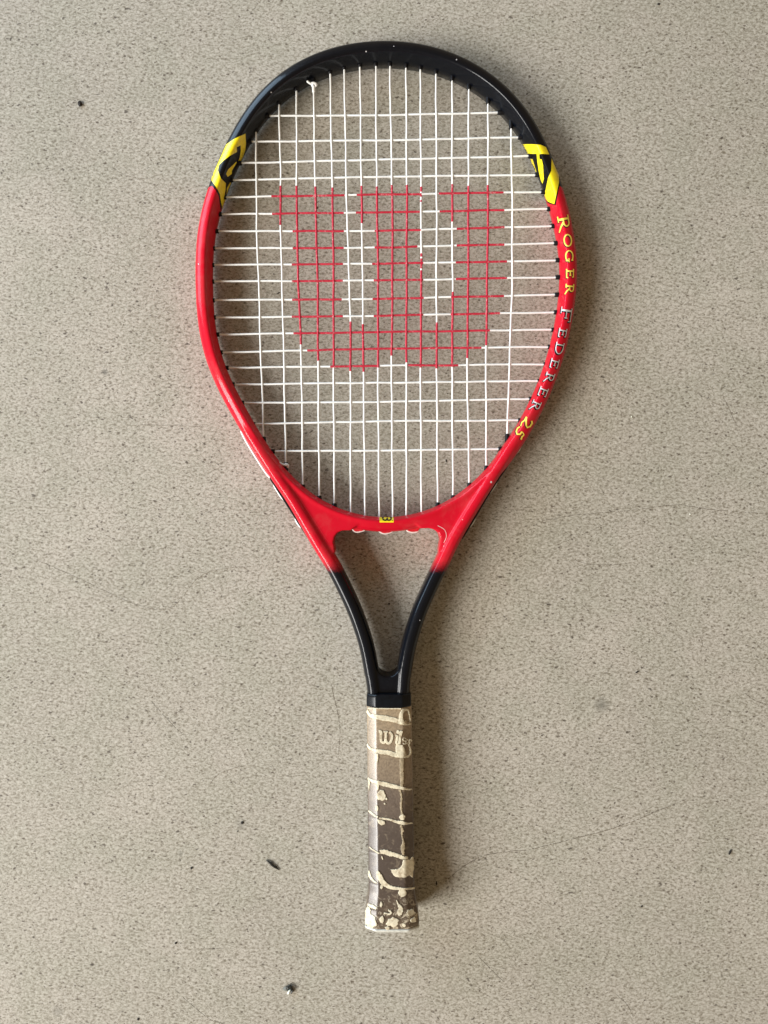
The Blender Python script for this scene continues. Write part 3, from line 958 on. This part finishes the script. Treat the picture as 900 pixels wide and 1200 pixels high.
flakes = [
 ('b', band([(430.6,832),(433,836.5),(438,839.4),(449,841.2),(460,843),(470,846.6),(475,848.4),(481.4,848)], [2, 3, 5, 6.2, 5.6, 4.2, 2.2, 1.6])),
 ('b', band([(431,829.9),(445,830.2),(470,830.4)], [.8, 1.4, 1.2])),
 ('b', band([(472.5,848),(470,843),(470.5,836),(473,832),(477.5,832),(479.8,837),(480.6,845)], [3, 5.4, 3.6, 3.0, 2.2, 1.4, 1.2])),
 ('t', band([(474,845),(477,847.5),(480.5,847)], [4, 2.6, 2])),
 ('b', band([(430.4,871.5),(433,876),(438,878.8),(446,880.6),(455.5,882.2),(464.5,884.6),(472,886.2),(478.5,886),(481.8,881)], [1.6, 2.4, 3.4, 5.0, 5.4, 5.2, 3.4, 2.0, 1.4])),
 ('f', [(464.6,871.5),(468,872.5),(471.6,873),(473.4,876),(474.2,880),(476,884),(472,887),(466,886),(463.8,881),(463.6,876)]),
 ('b', band([(478.8,872),(480.6,877),(481,883)], [1.2, 1.4, 1.6])),
 ('f', [(440.2,883),(443.4,883),(443.6,888),(442.4,894),(440.8,890)]),
 ('t', band([(471.2,888),(470.6,900),(471.2,912),(470.4,923)], [4.6, 4.4, 3.6, 3.2], .7)),
 ('b', band([(431.4,911.6),(436,914.6),(443,917),(452,919),(463,921.8),(471,923.4),(477,924.8),(482.4,924.6)], [1.8, 3.2, 4.4, 5.2, 4.4, 3.2, 1.6, 1.4])),
 ('f', [(431.8,913),(434,916),(433,927),(432,922)]),
 ('f', [(440.4,918),(444.2,919),(444,924),(442.4,926.5)]),
 ('f', blob(446.9, 932, 5.2, 5.6)),
 ('f', blob(453, 936, 1.0, 1.2, 8)), ('f', blob(451, 941.8, 1.1, 1.0, 8)), ('f', blob(441.8, 947, 1.6, 4, 10)),
 ('t', band([(468.6,925),(470.6,934),(470,944),(471,952),(471.6,960)], [2.6, 1.8, 2.4, 2.0, 5.4], .7)),
 ('f', blob(471.4, 957.5, 3.6, 3.4, 12)),
 ('b', band([(432.4,949.6),(437,954),(443,957.4)], [1.8, 2.2, 1.6])),
 ('f', [(442,960),(447,960.6),(451,962.6),(451.4,965.4),(447,967),(443.6,964.4)]),
 ('b', band([(444.6,958.4),(452,959.4),(458,960.6),(465,963),(472,964.2),(477,964.8),(483.2,964.4)], [1.6, 2.2, 2.0, 3.0, 4.4, 1.6, 1.0])),
 ('t', band([(469.6,967),(471.6,972),(471,979),(472.6,986),(472,994),(473,1002)], [2.6, 3.0, 1.2, 2.2, 5.2, 1.6], .7)),
 ('b', band([(433,992.2),(438,996),(444.6,1000)], [.9, 1.2, 1.6])),
 ('b', band([(445.4,998.2),(450,997.6),(456,1000),(463,1001.6),(470,1004),(478,1005.6)], [3.4, 5.2, 5.0, 4.6, 4.2, 2.2], .9)),
 ('f', [(447,1003),(448.6,1004),(449.2,1007.5),(447.6,1006)]),
 ('f', rough(B9([(600,665),(580,690),(530,690),(520,740),(500,755),(465,765),(435,765),(465,815),(540,825),(575,805),(600,825),(605,780),(612,700)]), .4)),
 ('b', band([(432.6,1020),(434,1027),(438,1032),(442,1034.6)], [1.2, 3.2, 2.2, 1.4])),
 ('b', band([(442.8,1020.5),(445,1027),(449,1034),(456,1038.8),(463,1040.6),(474,1041.6),(486,1040.6)], [1.6, 6.4, 5.6, 4.6, 3.4, 2.2, 1.8])),
 ('f', blob(447.4, 1039, 1.8, 2.4, 9)),
 ('f', blob(471.6, 1046.2, 4.6, 4.4, 14, .12)),
 ('b', band([(464.8,1055),(467,1059.6),(469.6,1064),(468.4,1069),(466,1071.5)], [1.4, 2.0, 5.0, 7.0, 4.0])),
 ('b', band([(431.6,1059.5),(436,1062),(441.6,1065)], [2.0, 4.2, 2.6], .8)),
 ('b', band([(455,1066),(458.6,1069.4),(456,1071),(450,1069.6)], [1.6, 2.0, 1.8, 1.4])),
 ('f', blob(460.4, 1080.6, 7.4, 5.2, 16, .25)),
 ('f', blob(481, 1069.4, 5.2, 3.8, 14, .3)), ('f', blob(484.5, 1078, 3.4, 3.4, 10, .3)), ('f', blob(473.4, 1084, 2.0, 2.0, 9, .3)),
 ('f', rough(C9([(262,395),(247,440),(245,530),(285,565),(330,545),(322,480),(290,455),(285,410)]), .6)),
 ('f', blob(447.6, 1077, 2.6, 4.0, 11, .3)), ('f', blob(454, 1087, 3.0, 1.6, 9, .3)),
 ('f', blob(446.6, 1060, 1.6, 3.0, 9, .3)),
 ('b', band([(429.6,1087.4),(441,1091.6),(460,1092.2),(479,1091.6),(489,1087)], [.9, 1.0, 1.0, 1.0, .9], .1)),
]
for i, (kind, poly) in enumerate(flakes):
    me = decal_mesh('tape_flake', [([poly], .00045 + .00001 * (i % 7), 0, 1)], grip_bvh, .9)
    if len(me.polygons): link('tape_flake', me, M_TAN if kind == 't' else M_CREAM, grip)

# raised word on the wrap: 'Wilson', its end worn away
def gword():
    sx = 444.6
    W = [catmull([Vector(p) for p in [(444.0,857.2),(446.6,857.4),(446.6,862),(446.8,868),(449.2,870.2),(451.6,868.4),(452.2,863),(452.4,858)]], 4),
         catmull([Vector(p) for p in [(452.6,861),(452.4,867.4),(454.6,870.8),(457.6,869.6),(459.4,865),(459.2,860.6),(456.6,857.8)]], 4)]
    polys = [stroke([tuple(q) for q in W[0]], 3.3, 2.6), stroke([tuple(q) for q in W[1]], 3.1, 2.5), stroke([(449.6, 857.4), (454.6, 857.4)], 1.6)]
    i_ = [stroke([(463.6, 862), (466, 862), (464.4, 870.6), (466.6, 872)], 3.0, 2.6), blob(467, 857.8, 2.1, 2.2, 9)]
    l_ = [stroke([(470.6, 856.4), (468.9, 864), (468, 872)], 2.9)]
    s_ = [stroke(arc(473.8, 866.6, 1.8, 2.0, -30, -200, 8) + arc(473.8, 870, 1.9, 1.8, -60, 140, 8), 1.0)]
    o_ = [stroke(arc(476.9, 868.8, 1.5, 2.6, 0, 350, 12), .9)]
    n_ = [stroke([(479.8, 866), (479.8, 872)], .9), stroke(arc(481, 868.6, 1.1, 2.2, -180, 0, 8), .8)]
    return [('W', polys), ('i', i_), ('l', l_), ('s', s_), ('o', o_), ('n', n_)]
for ch, polys in gword():
    me = decal_mesh('letter', [([p], .00055 + .00002 * k, 0, 1) for k, p in enumerate(polys)], grip_bvh, .8)
    if len(me.polygons): link('letter', me, M_CREAM, grip)

# ------------------------------------------------------------------ small things lying on the floor
def rock(name, px, py, r, mat, label, cat, sq=(1, 1, .6), seed=0, rotz=0, facets=2):
    rnd = random.Random(seed)
    bm = bmesh.new(); bmesh.ops.create_icosphere(bm, subdivisions=facets, radius=1)
    for v in bm.verts:
        k = 1 + rnd.uniform(-.22, .22)
        v.co = Vector((v.co.x * sq[0] * k, v.co.y * sq[1] * k, v.co.z * sq[2] * k))
    for v in bm.verts: v.co *= r * .70
    me = bpy.data.meshes.new(name); bm.to_mesh(me); bm.free()
    o = link(name, me, mat)
    p = P(px, py, 0)
    zmin = min(v.co.z for v in me.vertices)
    o.location = (p.x, p.y, -zmin * .85); o.rotation_euler = (0, 0, rotz)
    o['label'] = label; o['category'] = cat
    return o

# seed husk: slim and pointed at both ends
pts = catmull([P(311.8, 1007.6, .0006), P(316, 1011, .0010), P(321, 1015.4, .0010), P(327.6, 1019.4, .0006)], 6)
n = len(pts)
V, F, M = tube(pts, 1, 8, radii=[.00012 + .00078 * math.sin(math.pi * i / (n - 1)) ** .8 for i in range(n)])
base = Vector((pts[n // 2].x, pts[n // 2].y, 0))
V = [Vector(((v.x), v.y, max(.00005, v.z))) - base for v in V]
o = link('seed_husk', mesh_from('seed_husk', V, F), M_SEED); o.location = base
o['label'] = 'slim dark pointed seed husk on the floor left of the racket handle'; o['category'] = 'seed'

# gravel chip: dark facetted shell with a bright broken face
gm = bpy.data.objects.new('gravel_chip', None); COL.objects.link(gm); gm.scale = (.88, .88, .88)
gp = P(338.5, 1158, 0); gm.location = gp
gm['label'] = 'glinting dark glassy gravel chip near the bottom edge below the racket handle'; gm['category'] = 'stone'
M_GLINT = simple('broken_stone_face', (.80, .82, .70), .25, .6)
M_DKST = simple('dark_glassy_stone', (.022, .024, .020), .22, .6, nscale=900, var=.6, bmp=.6)
M_GREY = simple('grey_stone', (.20, .21, .19), .4, .5, nscale=900, var=.5, bmp=.6)
def shard(name, dx, dy, r, sq, mat, seed, rz):
    rnd = random.Random(seed)
    bm = bmesh.new(); bmesh.ops.create_icosphere(bm, subdivisions=1, radius=1)
    for v in bm.verts:
        k = rnd.uniform(.75, 1.2); v.co = Vector((v.co.x * sq[0] * k, v.co.y * sq[1] * k, v.co.z * sq[2] * k)) * r
    rot = Matrix.Rotation(rz, 3, 'Z')
    for v in bm.verts: v.co = rot @ v.co + Vector((dx, dy, r * sq[2] * .8))
    me = bpy.data.meshes.new(name); bm.to_mesh(me); bm.free()
    return link(name, me, mat, gm)
k = .00062
shard('dark_side', 3.2 * k, 2.2 * k, .0030, (1.15, .55, .7), M_DKST, 3, math.radians(-48))
shard('dark_side', 4.4 * k, -3.0 * k, .0024, (.95, .42, .7), M_DKST, 5, math.radians(62))
shard('stone_body', -4.0 * k, .6 * k, .0026, (1.1, .8, .55), M_GREY, 8, .3)
shard('dark_side', -1.4 * k, 0 * k, .0022, (.5, 1.1, .6), M_DKST, 9, .1)
shard('broken_face', .6 * k, -3.2 * k, .0022, (.62, 1.25, .95), M_GLINT, 12, math.radians(-25))

rock('dirt_crumb', 94, 122, .0029, M_GRIT, 'black oval crumb of dirt on bare floor left of the racket head', 'crumb', (.75, 1.1, .5), 1, .2)
rock('dirt_crumb', 855, 998, .0019, M_GRIT, 'black crumb of dirt near the right edge level with the lower handle', 'crumb', (.6, 1.6, .5), 2, -.4)
rock('dirt_crumb', 511.6, 1035, .0011, M_GRIT, 'tiny dark crumb in the shadow just right of the lower handle', 'crumb', (.6, 2.0, .5), 3, .1)
rock('dirt_crumb', 771.5, 5, .0013, M_GRIT, 'small dark crumb at the very top edge right of the racket', 'crumb', (1.1, .8, .5), 4, .1)
rock('dirt_crumb', 752, 1062, .0010, M_GRIT, 'tiny round black crumb on the floor at lower right', 'crumb', (1, 1, .5), 5, .1)
rock('dirt_crumb', 371.6, 243.5, .0011, M_GRIT, 'dark crumb on the floor seen through the upper left strings', 'crumb', (.7, 1.3, .5), 6, .1)
rock('dirt_crumb', 326.5, 343.5, .0011, M_GRIT, 'dark streak-like crumb seen through the strings left of the red mark', 'crumb', (1.7, .6, .4), 7, .5)
rock('dirt_crumb', 523, 540, .0011, M_GRIT, 'dark thin crumb seen through the lower right strings', 'crumb', (.5, 1.7, .4), 8, .3)
rock('dirt_crumb', 162, 1194, .0012, M_GRIT, 'small dark crumb at the bottom edge left of the gravel chip', 'crumb', (1, 1.1, .5), 9, .3)
rock('dirt_crumb', 206, 1105, .0011, M_GRIT, 'small dark crumb on the floor at lower left', 'crumb', (1.2, .9, .5), 10, .3)
rock('dirt_crumb', 746.5, 787.5, .0013, M_GRIT, 'dark flat crumb on bare floor right of the racket throat', 'crumb', (1.6, .7, .4), 11, .5)
rock('dirt_crumb', 284, 964, .0013, M_GRIT, 'largest crumb of the small dark cluster left of the handle', 'crumb', (1.0, 1.2, .5), 12, .5)
rock('dirt_crumb', 278.6, 974, .0006, M_GRIT, 'smaller crumb just below the cluster left of the handle', 'crumb', (1.2, 1, .5), 13, .5)
rock('dirt_crumb', 224.6, 1017, .0012, M_GRIT, 'round dark crumb alone on the floor left of the seed husk', 'crumb', (1, 1, .5), 14, .5)
rock('dirt_crumb', 456, 707.5, .0010, M_GRIT, 'tiny dark crumb on the floor inside the racket throat', 'crumb', (1, 1, .5), 15, .5)
rock('white_grit', 740, 488.5, .0008, M_GLINT, 'white grain of grit on the floor right of the racket head', 'grit', (1, 1, .6), 16, .5)
rock('white_grit', 808.5, 602.5, .0006, M_GLINT, 'tiny white grain beside the long crack at the right edge', 'grit', (1, 1, .6), 17, .5)
